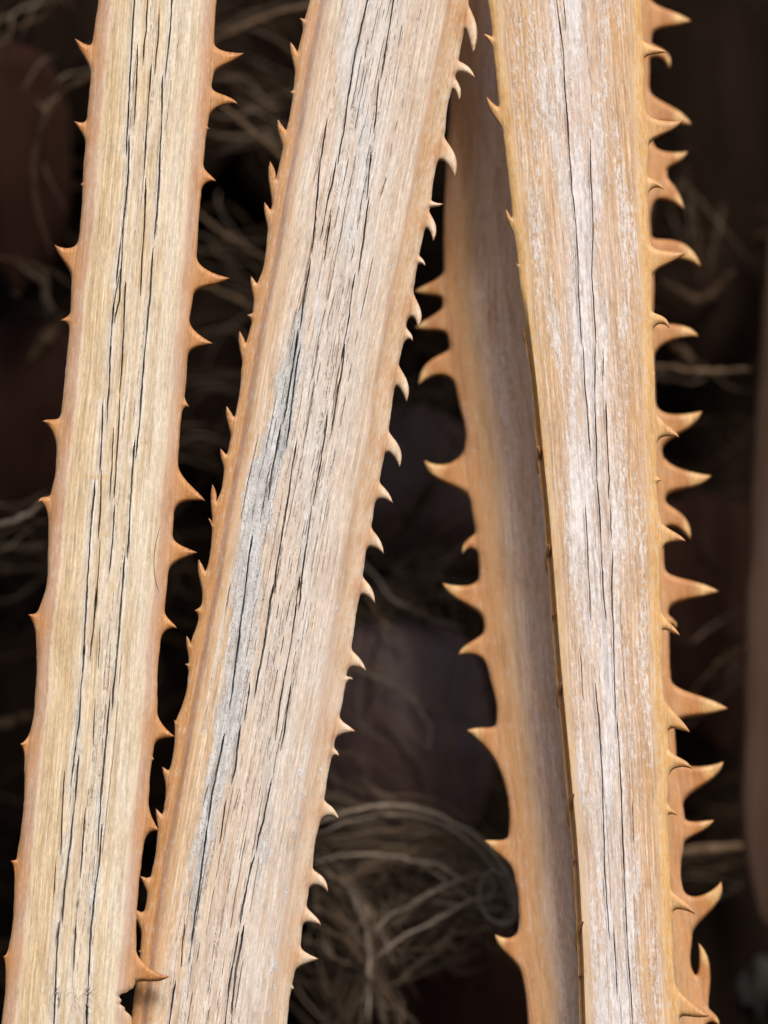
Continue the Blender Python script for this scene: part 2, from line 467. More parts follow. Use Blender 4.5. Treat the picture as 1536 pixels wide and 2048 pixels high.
            mid = (A + B) / 2; cl = np.r_[0, np.cumsum(np.linalg.norm(np.diff(mid, axis=0), axis=1))]; cl /= cl[-1]
            th = np.repeat(np.r_[0, 0, cl][:, None], ni, 1)
            size = min(1.0, abs(T[1] - T[0]) / 60.0)
            cz = np.interp(Q[..., 1], rows, cen)
            gq = np.stack([(Q[..., 0] - cz) * mm, Q[..., 1] * mm, 0 * Q[..., 0]], -1).reshape(-1, 3)
            at2 = dict(gc=np.concatenate([gq, gq]), dd=np.zeros(2 * n), nt=np.full(2 * n, size * 0.75), side=np.full(2 * n, 0.0 if side < 0 else 1.0),
                       thorn=np.concatenate([th.ravel(), th.ravel()]), lich=np.zeros(2 * n), bleach=np.zeros(2 * n))
            o = mesh_np('thorn', np.concatenate([F, K]) - off, np.concatenate(qd), at2, mat, root, True)
            bm = bmesh.new(); bm.from_mesh(o.data)
            bmesh.ops.remove_doubles(bm, verts=bm.verts, dist=3e-6)
            bmesh.ops.dissolve_degenerate(bm, edges=bm.edges, dist=1e-7)
            bmesh.ops.recalc_face_normals(bm, faces=bm.faces)
            bm.to_mesh(o.data); bm.free()
    tag(root, label, cat, group)
    return root

# ---- traced knots (x, y) of the rims, thorns (y_top, y_bottom, tip_x, tip_y, dir_x, dir_y, toward camera)
A_L = [(197,0),(185,88),(182,147),(177,200),(173,247),(171,283),(167,333),(163,417),(157,480),(144,550),(142,600),(138,667),(130,750),(122,826),(113,890),(110,950),(101,993),(97,1040),(96,1100),(90,1183),(79,1216),(73,1266),(73,1350),(70,1390),(67,1433),(57,1476),(50,1516),(49,1579),(40,1676),(33,1716),(29,1760),(28,1800),(25,1850),(17,1900),(12,1940),(10,1983),(3,2046)]
A_R = [(433,0),(430,43),(428,87),(428,140),(424,167),(423,190),(418,233),(413,267),(407,327),(403,377),(398,433),(393,520),(387,587),(380,633),(376,703),(370,783),(363,833),(355,933),(348,1016),(345,1066),(337,1143),(328,1226),(323,1266),(315,1350),(314,1426),(308,1489),(302,1533),(296,1613),(288,1686),(280,1749),(273,1833),(272,1900),(270,1950),(268,1972),(262,1979),(256,1981),(252,1986),(243,1988),(239,1994),(244,2001),(240,2008),(249,2015),(250,2022),(258,2028),(265,2046),(264,2080),(262,2120),(258,2160)]
A_TL = [(78,152,150,77,-.6,-.8),(233,288,148,242,-.75,-.65),(362,376,161,369,-1,0),(476,562,109,489,-.55,-.8),(622,660,122,641,-1,.25),(826,902,84,843,-1,.15),(985,1046,75,1006,-.35,.6,10),(1212,1280,56,1229,-.9,-.3),(1458,1530,40,1488,-.95,-.1,14),(1700,1790,21,1722,-.9,-.1,14),(1884,1962,6,1913,-.85,-.2,14)]
A_TR = [(82,152,488,106,.92,-.42),(172,236,476,208,.8,.5),(326,384,432,363,.75,.6),(512,594,460,556,.97,-.2),(638,716,426,687,1,.12),(788,828,378,814,.65,.75),(922,1034,411,1002,.85,.5),(1066,1146,395,1105,1,.02),(1218,1280,354,1257,.75,.65),(1418,1496,350,1473,1,.2),(1596,1692,318,1662,.8,.6),(1896,1972,339,1952,.95,-.35,12),(253,262,419,257,1,.4),(1510,1526,308,1519,.8,.6)]
B_L = [(620,0),(610,37),(603,73),(595,107),(590,150),(586,187),(577,243),(567,287),(561,320),(550,367),(544,410),(536,450),(533,483),(525,540),(515,568),(508,600),(504,640),(497,670),(488,703),(483,740),(480,776),(472,823),(464,860),(458,890),(449,933),(441,985),(430,1010),(425,1040),(423,1076),(417,1126),(406,1160),(404,1203),(396,1243),(383,1283),(378,1315),(376,1350),(371,1390),(362,1416),(351,1446),(349,1483),(343,1525),(334,1560),(331,1590),(326,1625),(316,1660),(312,1699),(304,1742),(296,1776),(292,1810),(284,1849),(281,1899),(277,1933),(269,1983),(262,2046)]
B_R = [(937,0),(928,63),(919,110),(908,165),(895,213),(889,267),(876,320),(867,360),(861,407),(850,457),(842,493),(835,530),(828,573),(821,610),(814,643),(809,680),(803,703),(795,740),(788,780),(781,833),(776,870),(769,910),(762,943),(757,973),(749,1010),(744,1043),(738,1070),(732,1103),(726,1150),(720,1190),(714,1216),(707,1266),(702,1300),(694,1346),(689,1380),(679,1433),(668,1489),(659,1533),(649,1593),(641,1640),(630,1686),(626,1726),(618,1776),(613,1809),(606,1846),(600,1893),(590,1939),(583,1976),(578,2006),(574,2048)]
B_TL = [(34,64,599,37,-.9,-.2),(96,152,581,84,-.25,-1),(178,194,580,184,-1,.1),(254,300,556,239,-.15,-1),(352,414,540,322,-.12,-1),(412,462,529,404,-.2,-1),(560,606,502,552,-.2,-1),(622,648,494,631,-1,.3),(680,730,479,662,-.15,-1),(828,876,453,812,-.2,-1),(902,944,441,897,-.25,-1),(998,1046,425,969,-.12,-1),(1046,1060,416,1036,-.5,-.4),(1136,1190,397,1119,-.2,-1),(1206,1244,389,1222,-.9,.35),(1282,1322,373,1272,-.3,-1),(1324,1344,370,1329,-.9,.4),(1440,1458,348,1440,-.6,-.6),(1532,1580,324,1533,-.5,-.9),(1622,1664,312,1617,-.3,-1),(1746,1794,280,1752,-.7,-.7,6),(1814,1870,266,1815,-.4,-.9,6),(1898,1910,277,1902,-1,-.2)]
B_R_T = [(2,68,946,108,-.14,1,16),(118,152,952,159,.5,.85,14),(152,184,918,203,-.16,1,12),(268,330,909,357,-.08,1,16),(398,418,887,407,.9,-.45,8),(418,464,866,483,-.25,1,14),(508,534,851,533,.35,.95,6),(578,648,835,657,-.35,1,12),(650,692,825,683,.1,1,8),(724,782,813,805,-.1,1,14),(858,914,799,936,-.08,1,14),(958,1010,786,1007,.5,.85,12),(1048,1106,768,1109,.35,.95,12),(1148,1198,750,1208,.25,1,12),(1292,1348,733,1343,.5,.8,12),(1350,1372,705,1361,.2,1,6),(1428,1484,711,1463,.95,.3,12),(1490,1522,678,1513,.35,.9,6),(1594,1648,678,1639,.5,.85,10),(1733,1782,656,1785,.25,1,10),(1808,1854,642,1851,.6,.78,10),(1886,1948,637,1918,1,.02,10),(1966,1984,588,1978,.7,.7)]
C_L = [(975,0),(983,50),(986,97),(992,150),(997,200),(1003,250),(1010,300),(1017,360),(1022,407),(1027,467),(1034,513),(1038,560),(1046,617),(1050,680),(1058,730),(1065,793),(1072,883),(1078,943),(1087,1016),(1092,1096),(1098,1163),(1103,1230),(1113,1366),(1120,1433),(1135,1599),(1142,1666),(1150,1799),(1155,1899),(1159,2048)]
C_R = [(1284,0),(1284,46),(1287,86),(1289,121),(1289,162),(1290,209),(1294,234),(1298,285),(1296,310),(1295,355),(1296,383),(1297,440),(1300,480),(1305,505),(1305,547),(1303,580),(1303,610),(1306,640),(1306,670),(1307,700),(1309,749),(1310,800),(1316,850),(1315,881),(1313,939),(1315,996),(1322,1047),(1325,1090),(1321,1120),(1320,1159),(1322,1224),(1325,1258),(1325,1298),(1326,1367),(1332,1420),(1336,1465),(1337,1500),(1339,1545),(1335,1585),(1335,1612),(1337,1640),(1338,1689),(1340,1735),(1342,1780),(1346,1820),(1345,1863),(1347,1921),(1350,1970),(1357,2010),(1359,2048)]
C_TL = [(68,102,966,68,-.85,-.4),(204,262,973,193,-.3,-1),(428,474,1012,418,-.15,-1),(526,548,1030,527,-.95,-.2),(668,704,1047,655,-.05,-1,8)]
C_TR = [(78,120,1334,104,.97,.18),(220,294,1367,240,.8,-.55),(350,392,1328,380,.55,.85),(486,556,1372,506,.95,-.28),(620,662,1339,658,.25,1),(822,890,1359,875,.75,.6),(742,754,1311,747,1,.3),(950,970,1324,962,.8,.6),(1038,1104,1372,1083,.85,.5),(1222,1264,1360,1271,.75,.65),(1396,1470,1380,1465,.75,.65),(1496,1552,1384,1538,.65,.75),(1604,1634,1355,1631,.7,.7),(1776,1828,1390,1829,.6,.8),(1962,2044,1419,2032,.97,.15)]
D_L = [(905,0),(903,150),(900,217),(893,330),(888,430),(887,500),(888,540),(886,610),(896,675),(905,720),(910,766),(920,816),(931,860),(930,900),(936,960),(942,1010),(950,1060),(957,1116),(959,1160),(964,1210),(968,1250),(970,1310),(982,1366),(991,1400),(994,1450),(998,1533),(1012,1579),(1019,1633),(1018,1680),(1025,1736),(1036,1793),(1038,1843),(1036,1900),(1044,1949),(1052,1999),(1056,2048)]
D_R = [(1300,0),(1303,70),(1299,120),(1298,162),(1300,200),(1303,275),(1322,322),(1334,346),(1322,374),(1302,420),(1303,475),(1308,560),(1306,640),(1308,707),(1312,811),(1324,904),(1331,996),(1328,1060),(1327,1108),(1329,1140),(1335,1210),(1338,1275),(1339,1321),(1342,1370),(1348,1440),(1351,1500),(1355,1560),(1367,1619),(1367,1689),(1361,1747),(1367,1785),(1384,1868),(1381,1905),(1382,1932),(1389,1950),(1404,1968),(1417,2000),(1412,2030),(1408,2060)]
D_TL = [(538,606,828,583,-1,.1),(606,676,829,656,-1,.25),(690,776,836,772,-.35,.95),(886,1006,849,920,-.4,-.8),(1060,1112,925,1109,-.1,1),(1146,1244,885,1166,-.7,-.7),(1256,1338,917,1311,-.6,.75),(1436,1548,933,1461,-.95,-.1),(1662,1748,968,1681,-.85,-.4),(1846,1954,990,1868,-.45,-.9)]
D_TR = [(-8,76,1382,42,1,.12),(84,120,1338,139,-.15,1),(178,268,1383,250,.8,.58),(290,346,1375,303,.75,-.66),(347,410,1369,419,.5,.87),(470,552,1403,535,.55,.85),(634,716,1397,673,.8,.5),(806,902,1404,822,.72,-.7),(904,1000,1423,951,.9,-.4),(1000,1066,1381,1080,.2,1),(1134,1226,1438,1183,1,.1),(1226,1258,1352,1257,-.1,1),(1356,1456,1456,1417,1,.08),(1506,1614,1447,1523,.62,-.78),(1632,1690,1428,1640,.82,-.55),(1776,1872,1442,1763,.1,-1),(1946,2008,1397,1886,-.5,-.86),(2010,2060,1439,2052,.3,.9)]

def chain(pts, y0=None):
    return pts
A_CK = [([(273,-60),(262,110),(257,220),(252,312)],3.4,1),([(259,300),(252,400),(240,500),(232,572)],3.2,1),([(240,540),(228,610),(221,690),(219,760),(213,850)],3.6,1),
 ([(206,800),(203,880),(200,950)],3.0,1),([(191,960),(183,1040),(177,1120),(172,1230),(166,1330)],3.8,1),([(170,1290),(163,1366),(158,1450),(150,1500),(141,1580)],3.8,1),([(158,1510),(148,1620),(138,1710),(128,1790),(124,1850)],4.0,1),([(118,1840),(113,1920),(108,2048),(100,2200)],3.6,1),
 ([(348,-60),(340,60),(330,165)],3.4,1),([(325,150),(323,250),(318,350),(313,440),(309,480)],3.6,1),([(306,500),(300,590),(291,690),(284,770),(279,850),(271,920)],4.0,1),([(270,880),(262,990),(258,1060),(255,1120)],4.2,1),([(249,1110),(242,1210),(236,1280),(228,1366),(224,1420)],4.4,1),([(220,1390),(212,1480),(205,1560),(199,1640),(195,1700)],4.4,1),([(204,1650),(198,1730),(190,1780),(183,1850),(177,1940),(173,2048),(165,2200)],4.0,1),
 ([(298,-40),(292,60),(285,130)],2.6,0),([(318,20),(316,80),(309,150)],1.8,0),([(303,130),(297,200),(291,280),(288,350)],2.6,0),([(292,360),(289,440),(283,540),(281,590)],3.0,0),([(276,90),(272,180),(268,250)],2.6,0),([(258,270),(257,350),(251,420)],3.0,0),([(248,420),(244,520),(238,600),(228,650)],2.6,0),([(251,560),(248,640),(243,740),(239,790)],3.0,0),([(240,790),(236,870),(231,950),(228,1000)],2.4,0),
 ([(228,850),(224,930),(220,1000)],2.4,0),([(229,1010),(225,1080),(218,1150)],2.8,0),([(203,940),(201,1010),(197,1080)],2.4,0),([(200,1080),(196,1150),(192,1220)],2.0,0),([(192,1180),(188,1240),(180,1320)],3.2,0),([(200,1250),(197,1340)],1.4,0),([(170,1616),(165,1700),(160,1760)],2.6,0),([(152,1840),(147,1940)],3.0,0),([(130,1540),(124,1620),(122,1710)],2.2,0),([(190,1400),(186,1490)],1.8,0),([(112,1720),(107,1800)],1.6,0)]
B_CK = [([(745,-60),(735,0),(722,60),(712,100),(703,150),(698,185)],4.2,1),([(706,145),(697,190),(690,245),(682,290),(675,330)],3.8,1),([(672,320),(664,370),(655,400),(648,445),(640,480)],3.6,1),([(662,430),(655,480),(648,525)],3.0,0),
 ([(790,-30),(780,50),(770,110),(760,165)],2.6,1),([(757,160),(753,220),(747,268)],2.6,0),([(742,300),(737,360),(733,400)],2.4,0),([(738,395),(728,470),(720,520),(716,550)],4.0,1),([(710,545),(702,600),(697,640),(688,683),(682,730)],3.6,1),
 ([(653,240),(646,290),(640,330),(634,400),(627,470),(624,510)],3.0,1),([(622,520),(612,570),(604,620),(600,660)],3.6,1),([(596,660),(588,720),(580,770),(572,820),(565,850)],4.6,1),([(601,690),(592,740),(585,800),(578,860),(571,900)],3.4,1),([(562,850),(552,900),(543,950),(537,1000)],4.0,1),
 ([(690,690),(684,740),(676,780),(668,830),(662,870)],3.2,0),([(655,830),(647,890),(640,930),(632,980),(626,1010)],3.8,1),([(624,1010),(617,1060),(611,1100),(605,1140),(600,1200),(596,1225)],3.4,1),([(600,1150),(592,1210),(587,1250),(580,1300),(573,1330)],4.0,1),([(575,1320),(566,1370),(558,1420),(550,1480)],3.0,1),
 ([(594,880),(586,930),(578,985),(571,1025),(566,1060)],3.8,1),([(566,1050),(558,1110),(552,1140),(548,1190)],3.4,1),([(550,1160),(541,1200),(532,1260),(526,1300),(515,1360),(507,1400)],4.2,1),([(505,1070),(497,1120),(490,1180),(484,1230)],3.2,1),([(484,1220),(478,1280),(470,1330),(465,1380),(458,1420)],3.8,1),([(500,1366),(494,1410),(489,1440)],3.6,1),([(482,1450),(476,1490),(470,1540),(462,1570)],4.2,1),
 ([(449,1466),(440,1510),(432,1550),(424,1590),(415,1650)],4.2,1),([(414,1650),(408,1700),(402,1750),(396,1790),(389,1840),(382,1890)],4.4,1),([(452,1600),(446,1640),(440,1690)],2.6,0),
 ([(543,1560),(535,1600),(527,1640),(518,1670),(511,1710)],4.0,1),([(509,1710),(500,1745),(492,1785),(486,1810),(480,1850)],5.0,1),([(488,1850),(482,1890),(472,1940),(466,1990),(462,2030)],5.0,1),([(478,1860),(468,1920),(458,1970),(450,2048),(430,2180)],4.0,1),([(352,1960),(345,2000),(338,2048),(325,2120)],3.6,1),([(370,1850),(365,1890),(362,1935)],3.0,0),([(574,1430),(566,1480),(561,1500)],3.2,0),([(583,1366),(576,1410),(571,1440)],2.8,0)]
C_CK = [([(1105,-80),(1113,0),(1120,60),(1127,110),(1130,180),(1135,250),(1140,320),(1144,385)],2.6,1),([(1144,380),(1150,430),(1156,520),(1158,600),(1161,660),(1163,690)],2.6,1),([(1180,280),(1183,380),(1186,470),(1183,540),(1187,610),(1192,690)],2.2,0),([(1127,0),(1131,60)],1.5,0),
 ([(1166,690),(1169,760),(1175,830),(1179,900)],2.2,0),([(1191,690),(1189,780),(1192,880),(1194,960),(1200,1040),(1203,1120),(1208,1200),(1213,1240)],2.6,1),([(1206,700),(1206,760)],1.6,0),([(1211,800),(1214,880),(1218,960),(1218,1000)],2.6,0),([(1220,1010),(1223,1080)],2.2,0),([(1171,1010),(1174,1090),(1179,1180),(1181,1240)],1.9,0),([(1226,1100),(1223,1180),(1227,1260),(1229,1366),(1231,1440)],2.8,1),([(1190,1366),(1198,1450),(1204,1540),(1207,1640),(1210,1740),(1214,1820),(1220,1880)],2.6,1),([(1233,1433),(1240,1540),(1245,1650),(1249,1760),(1253,1860),(1260,1960),(1266,2060),(1272,2200)],3.0,1),([(1265,1600),(1267,1680)],1.6,0),([(1227,1850),(1232,1940),(1234,1990)],3.4,1),([(1160,1300),(1166,1400)],1.4,0)]

def rnd_cracks(n, xl, xr, u0, u1, slope, ymin=-380, ymax=2300, wmin=1.3, wmax=2.4, lmin=30, lmax=130, seed=1):
    """fine checks along the grain, long, drifting a little, often starting beside the end of the last one"""
    r = random.Random(seed); fl, fr = herm([(y, x) for x, y in xl]), herm([(y, x) for x, y in xr]); out = []
    u = 0.5; y = ymax
    for _ in range(n):
        if r.random() < 0.45 or y > ymax - 60: y = r.uniform(ymin, ymax); u = r.triangular(u0, u1, (u0 + u1) / 2)
        else: u += r.choice((-1, 1)) * r.uniform(.008, .025); y = y - r.uniform(-30, 60)
        L = lmin + (lmax - lmin) * r.random() ** 1.8; pts = []
        for k in range(5):
            yy = y + L * k / 4; a, b = float(fl(yy)), float(fr(yy))
            a2, b2 = float(fl(yy - 60)) * .5 + float(fl(yy + 60)) * .5, float(fr(yy - 60)) * .5 + float(fr(yy + 60)) * .5
            pts.append((a2 + (b2 - a2) * u + slope * L * k / 4, yy))
        out.append((pts, wmin + (wmax - wmin) * r.random() ** 2, 2)); y += L
    return out
A_CK += rnd_cracks(110, A_L, A_R, .28, .76, -.010, seed=3, wmin=.0, wmax=.75, lmin=50, lmax=420)
B_CK += rnd_cracks(320, B_L, B_R, .14, .84, -.014, seed=5, wmin=.0, wmax=1.1, lmin=50, lmax=420)
C_CK = [(p, w_ * .8, b) for p, w_, b in C_CK]
C_CK += rnd_cracks(60, C_L, C_R, .26, .74, .0, seed=8, wmin=.0, wmax=.5, lmin=60, lmax=420)

def band(knots):
    fy = [k[0] for k in knots]; fx = [k[1] for k in knots]; fw = [k[2] for k in knots]; fs = [k[3] for k in knots]
    def f(X, Y):
        c = np.interp(Y, fy, fx); w_ = np.interp(Y, fy, fw); s_ = np.interp(Y, fy, fs)
        e = (np.abs(X - c) - w_ * (0.35 + 1.25 * fbm(X / 26.0, Y / 90.0, 31, 4))) / 20.0
        return s_ * np.clip(0.5 - e * 0.5, 0, 1)
    return f
b_main = band([(430,640,6,0),(560,615,14,.5),(680,590,24,.8),(780,572,30,1),(860,560,30,1),(950,530,34,1),(1050,512,32,1),(1150,497,28,1),(1300,480,25,1),(1400,466,28,1),(1500,450,28,1),(1600,425,26,1),(1680,407,22,.9),(1780,392,16,.85),(1900,386,12,.7),(2048,360,10,.5)])
b_side = band([(-300,770,14,.4),(200,730,20,.5),(600,690,16,.45),(780,720,14,.5),(1000,640,14,.45),(1350,530,14,.45),(1500,540,16,.55),(1700,530,20,.6),(1850,490,14,.5),(2048,470,10,.4)])
spots = [(600,1545,9),(606,1590,12),(598,1632,13),(592,1668,13),(566,1640,9),(600,1690,6),(572,1780,10),(566,1800,7),(552,1880,7),(550,1932,15),(547,1975,8),(536,2026,13),(676,1215,7),(613,1500,6),(588,1710,6),(640,1540,5),(782,535,6)]
def b_lich(X, Y):
    v = np.maximum(b_main(X, Y), b_side(X, Y))
    for sx, sy, r in spots:
        q = np.exp(-(((X - sx) / r) ** 2 + ((Y - sy) / (r * 1.5)) ** 2))
        v = np.maximum(v, 0.62 * q)
    return v
a_l1 = band([(900,200,0,0),(1000,184,5,.4),(1300,172,8,.55),(1450,156,11,.65),(1600,140,11,.6),(1850,112,9,.6),(2048,100,9,.6)])
a_l2 = band([(800,283,0,0),(950,268,5,.35),(1100,258,8,.5),(1300,236,9,.5),(1450,216,12,.62),(1600,204,12,.65),(1850,182,12,.65),(2048,172,12,.6)])
a_lich = lambda X, Y: np.maximum(a_l1(X, Y), a_l2(X, Y))
def b_bleach(X, Y):
    c = np.interp(Y, [-400, 0, 700, 1400, 2048, 2400], [760, 745, 650, 590, 470, 400])
    return np.interp(Y, [0, 700, 1500, 2048], [.95, .85, .6, .5]) * np.exp(-((X - c) / 90.0) ** 2) * (0.30 + 0.80 * fbm(X / 22.0, Y / 160.0, 41))
def c_bleach(X, Y):
    c = np.interp(Y, [-400, 0, 700, 1400, 2048, 2400], [1130, 1140, 1180, 1200, 1225, 1240])
    return 0.9 * np.exp(-((X - c) / 52.0) ** 2) * (0.3 + 0.9 * fbm(X / 14.0, Y / 120.0, 43))
def a_bleach(X, Y):
    c = np.interp(Y, [-400, 0, 700, 1400, 2048, 2400], [390, 375, 330, 262, 215, 190])
    return 0.55 * np.exp(-((X - c) / 26.0) ** 2) * (0.2 + 0.9 * fbm(X / 16.0, Y / 120.0, 45))

common = dict(cl1=(.27,.285,.30), cl2=(.66,.66,.655))
M_A = stalk_material('weathered_tan_stalk', dict(common, seed=1.0, c1=(.50,.36,.205), c2=(.60,.47,.305), c3=(.42,.265,.12), cfib=(.72,.61,.44), cdk=(.37,.24,.115), cflake=(.70,.60,.46), fl=(.60,.85,.4), patch=.55,
    tl=(.35,(.50,.35,.19)), tr=(.45,(.60,.47,.30)),
    rim=[(0,(.44,.20,.065)),(.06,(.48,.27,.14)),(.15,(.46,.285,.19)),(.23,(.50,.33,.22)),(.29,(.68,.54,.39))], crim2=(.33,.18,.11), **{'in':(.28,.36)}, bl=1.0, cbleach=(.66,.64,.60),
    thorn=[(0,(.46,.21,.065)),(.4,(.40,.165,.045)),(.85,(.33,.125,.04)),(1,(.20,.06,.02))], cth2=(.50,.28,.12), pore=.4))
M_B = stalk_material('pale_cracked_stalk', dict(common, seed=37.0, c1=(.52,.365,.235), c2=(.62,.495,.375), c3=(.50,.31,.165), cfib=(.74,.66,.56), cdk=(.40,.26,.16), cflake=(.72,.67,.62), fl=(.56,.80,.6), patch=.6,
    tl=(.8,(.54,.345,.175)), tr=(.5,(.52,.37,.25)),
    rim=[(0,(.52,.275,.105)),(.10,(.51,.26,.09)),(.20,(.49,.25,.095)),(.27,(.40,.235,.15)),(.33,(.47,.295,.17)),(.42,(.56,.36,.19))],
    thR=[(0,(.54,.35,.18)),(.35,(.56,.42,.29)),(.75,(.50,.33,.20)),(1,(.28,.11,.04))],
    rimR=[(0,(.68,.54,.39)),(.14,(.62,.45,.29)),(.30,(.54,.36,.20)),(.42,(.42,.24,.13)),(.5,(.52,.36,.22))], crim2=(.34,.155,.055), **{'in':(.34,.56)}, bl=1.0, cbleach=(.62,.62,.625),
    thorn=[(0,(.47,.21,.058)),(.35,(.46,.21,.065)),(.8,(.42,.18,.06)),(1,(.26,.09,.03))], cth2=(.58,.47,.36), pore=.55))
M_C = stalk_material('flaking_rust_stalk', dict(common, seed=71.0, c1=(.45,.26,.135), c2=(.56,.385,.245), c3=(.54,.31,.11), cfib=(.68,.56,.46), cdk=(.40,.225,.115), cflake=(.68,.64,.62), fl=(.51,.68,.80), flv=(1.3,.36,1), blf=.17, patch=.75,
    tl=(.3,(.52,.32,.14)), tr=(.55,(.46,.27,.125)),
    rim=[(0,(.62,.38,.145)),(.10,(.60,.35,.12)),(.20,(.62,.43,.23)),(.30,(.52,.35,.21)),(.42,(.48,.30,.16))], crim2=(.40,.19,.05), **{'in':(.16,.34)}, bl=.8, cbleach=(.66,.63,.635),
    thorn=[(0,(.56,.32,.12)),(.4,(.50,.27,.105)),(.8,(.46,.24,.10)),(1,(.30,.12,.05))], cth2=(.42,.2,.07), pore=.35))
M_D = stalk_material('shaded_mauve_stalk', dict(common, seed=113.0, c1=(.52,.34,.245), c2=(.60,.43,.335), c3=(.56,.36,.21), cfib=(.62,.48,.39), cdk=(.42,.265,.18), cflake=(.66,.56,.50), fl=(.52,.74,.8), flv=(1.0,.3,1), wob=.28, patch=.7,
    tl=(.2,(.40,.25,.14)), tr=(.2,(.40,.25,.14)),
    rim=[(0,(.44,.18,.05)),(.15,(.45,.21,.07)),(.35,(.47,.26,.11)),(.55,(.46,.28,.14)),(.8,(.44,.29,.18))], crim2=(.33,.18,.085), **{'in':(.42,.82)}, bl=.5, cbleach=(.5,.45,.42),
    thorn=[(0,(.46,.225,.08)),(.45,(.38,.165,.055)),(.70,(.56,.36,.15)),(.92,(.48,.26,.10)),(1,(.26,.09,.03))], cth2=(.36,.15,.045), pore=.2, stain=(.35,)))  # pale stop before the thorn tips paints the light caught there

flat = lambda G0, t0: (lambda d, y: G0 * (1 - np.exp(-d / t0)))
def shoulder(G0, t0, step, at_, wd):
    return lambda d, y: G0 * (1 - np.exp(-d / t0)) + step * sstep(at_ - wd, at_ + wd, d) - 0.35 * step * sstep(at_, at_ + 60, d)
def rolled(d, y):   # the left side of the third stalk turns away steeply at its edge
    return 8 * (1 - np.exp(-d / 40.0)) - 90 * (1 - sstep(0, 12, d)) * sstep(560, 900, y)

stalk_a = build_stalk('leaf_stalk', 'straw-coloured palm stalk with few long cracks and wide-set orange thorns', 'palm stalk', M_A,
    A_L, A_R, A_TL, A_TR, lambda y: np.interp(y, [-420, 0, 2048, 2460], [.001, .0, -.006, -.007]), flat(9, 22), flat(9, 22), 40.0,
    A_CK, 34.0, a_lich, a_bleach, 290, 1.0)
FAT[0] = 1.25
stalk_b = build_stalk('leaf_stalk', 'broad pale palm stalk split by many cracks with a grey lichen band down its face', 'palm stalk', M_B,
    B_L, B_R, B_TL, B_R_T, lambda y: np.interp(y, [-420, 0, 2048, 2460], [.000, .001, .004, .005]), shoulder(5, 20, 8, 27, 8), shoulder(9, 18, 4, 32, 16), 48.0,
    B_CK, 36.0, b_lich, b_bleach, 390, .7)
FAT[0] = 1.1
stalk_c = build_stalk('leaf_stalk', 'rust and white flaking palm stalk standing in front of the mauve stalk', 'palm stalk', M_C,
    C_L, C_R, C_TL, C_TR, lambda y: np.interp(y, [-420, 0, 2048, 2460], [.003, .002, -.001, -.002]), rolled, shoulder(13, 34, 0, 30, 10), 40.0,
    C_CK, 30.0, None, c_bleach, 360, .55)
def inner_thorn(root, mat, rim_pts, y, tipx, tipy, W, toward, back, depth, mm=S * 1000):
    # thorn on the turned-away edge: it leans over the face, toward the viewer
    f = herm([(b, a) for a, b in rim_pts]); n, m = 12, 10; V = []; th = []; gc = []
    for k in range(n + 1):
        t = k / n; yc = y + (tipy - y) * t ** 0.8; xc = float(f(y)) + 3 + (tipx - float(f(y)) - 3) * t ** 2.6
        r = W * 0.5 * (1 - t) ** 0.9 + 0.25; h = -back + (toward + back) * t
        for a in range(m):
            c, s_ = math.cos(a / m * 2 * math.pi), math.sin(a / m * 2 * math.pi)
            V.append(at(xc + c * r * 0.34, yc + s_ * r, float(depth(np.array(yc))) - (h + c * r * 0.25) * S)); th.append(0.2 + 0.8 * t)
            gc.append(((xc - 1200) * mm, yc * mm, 0))
    i = np.arange(n)[:, None] * m; j = np.arange(m)[None, :]; j2 = (j + 1) % m
    q = np.stack([i + j, i + j2, i + m + j2, i + m + j], -1).reshape(-1, 4); N = len(V); z = np.zeros(N)
    return mesh_np('thorn', np.array(V) - np.array(root.location), q, dict(gc=np.array(gc), dd=z, nt=z + .8, side=z, thorn=np.array(th), lich=z, bleach=z), mat, root, True, [list(range(m))[::-1], [n * m + k for k in range(m)]])
c_depth = lambda y: np.interp(y, [-420, 0, 2048, 2460], [.003, .002, -.001, -.002])
for y, tx, ty, W in [(925,1076,893,44),(1122,1099,1088,46),(1396,1127,1366,40),(1628,1151,1588,52),(1880,1170,1843,46),(1240,1108,1226,14),(1730,1150,1716,14),(1960,1164,1946,14)]:
    inner_thorn(stalk_c, M_C, C_L, y, tx - 2, ty, W * 1.1, 46, 62, c_depth)
FAT[0] = 1.35
stalk_d = build_stalk('leaf_stalk', 'mauve-brown palm stalk with big orange thorns behind the rust and white stalk', 'palm stalk', M_D,
    D_L, D_R, D_TL, D_TR, lambda y: np.interp(y, [-420, 0, 900, 2048, 2460], [.060, .050, .036, .020, .016]), flat(12, 45), flat(12, 45), 50.0,
    [], 0, None, None, 130, 0)

# ------------------------------------------------------------------ background: trunk, old leaf bases, fibres
def bark_material(name, c1, c2, scale=60, rough=0.7, spec=0.25, bump=0.6, sheen=None):
    g = G(name)
    co = g.t.nodes.new('ShaderNodeTexCoord').outputs['Object']
    n1 = g.noise(g.vscale(co, (scale, scale, scale * 0.22)), 1, 5, 0.65)
    n2 = g.noise(g.vscale(co, (scale * 6, scale * 6, scale * 0.6)), 1, 4, 0.6)
    col = g.mix(g.step(n1, 0.32, 0.7), c1, c2)
    col = g.mix(g.math('MULTIPLY', g.step(n2, 0.5, 0.75), 0.4), col, c2)
    nb = g.bump(g.math('ADD', n1, g.math('MULTIPLY', n2, 0.5)), bump, 0.002)
    return g.out(col, rough, spec, nb)
M_BARK = bark_material('trunk_bark', (.004,.0028,.002), (.012,.0075,.005), 40, .9, .0)  # near-black colour: the deep shade behind the stalks is painted into the bark
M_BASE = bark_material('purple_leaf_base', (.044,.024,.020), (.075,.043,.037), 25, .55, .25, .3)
M_RED = bark_material('red_leaf_base', (.014,.0062,.0043), (.027,.012,.008), 25, .8, .02, .3)
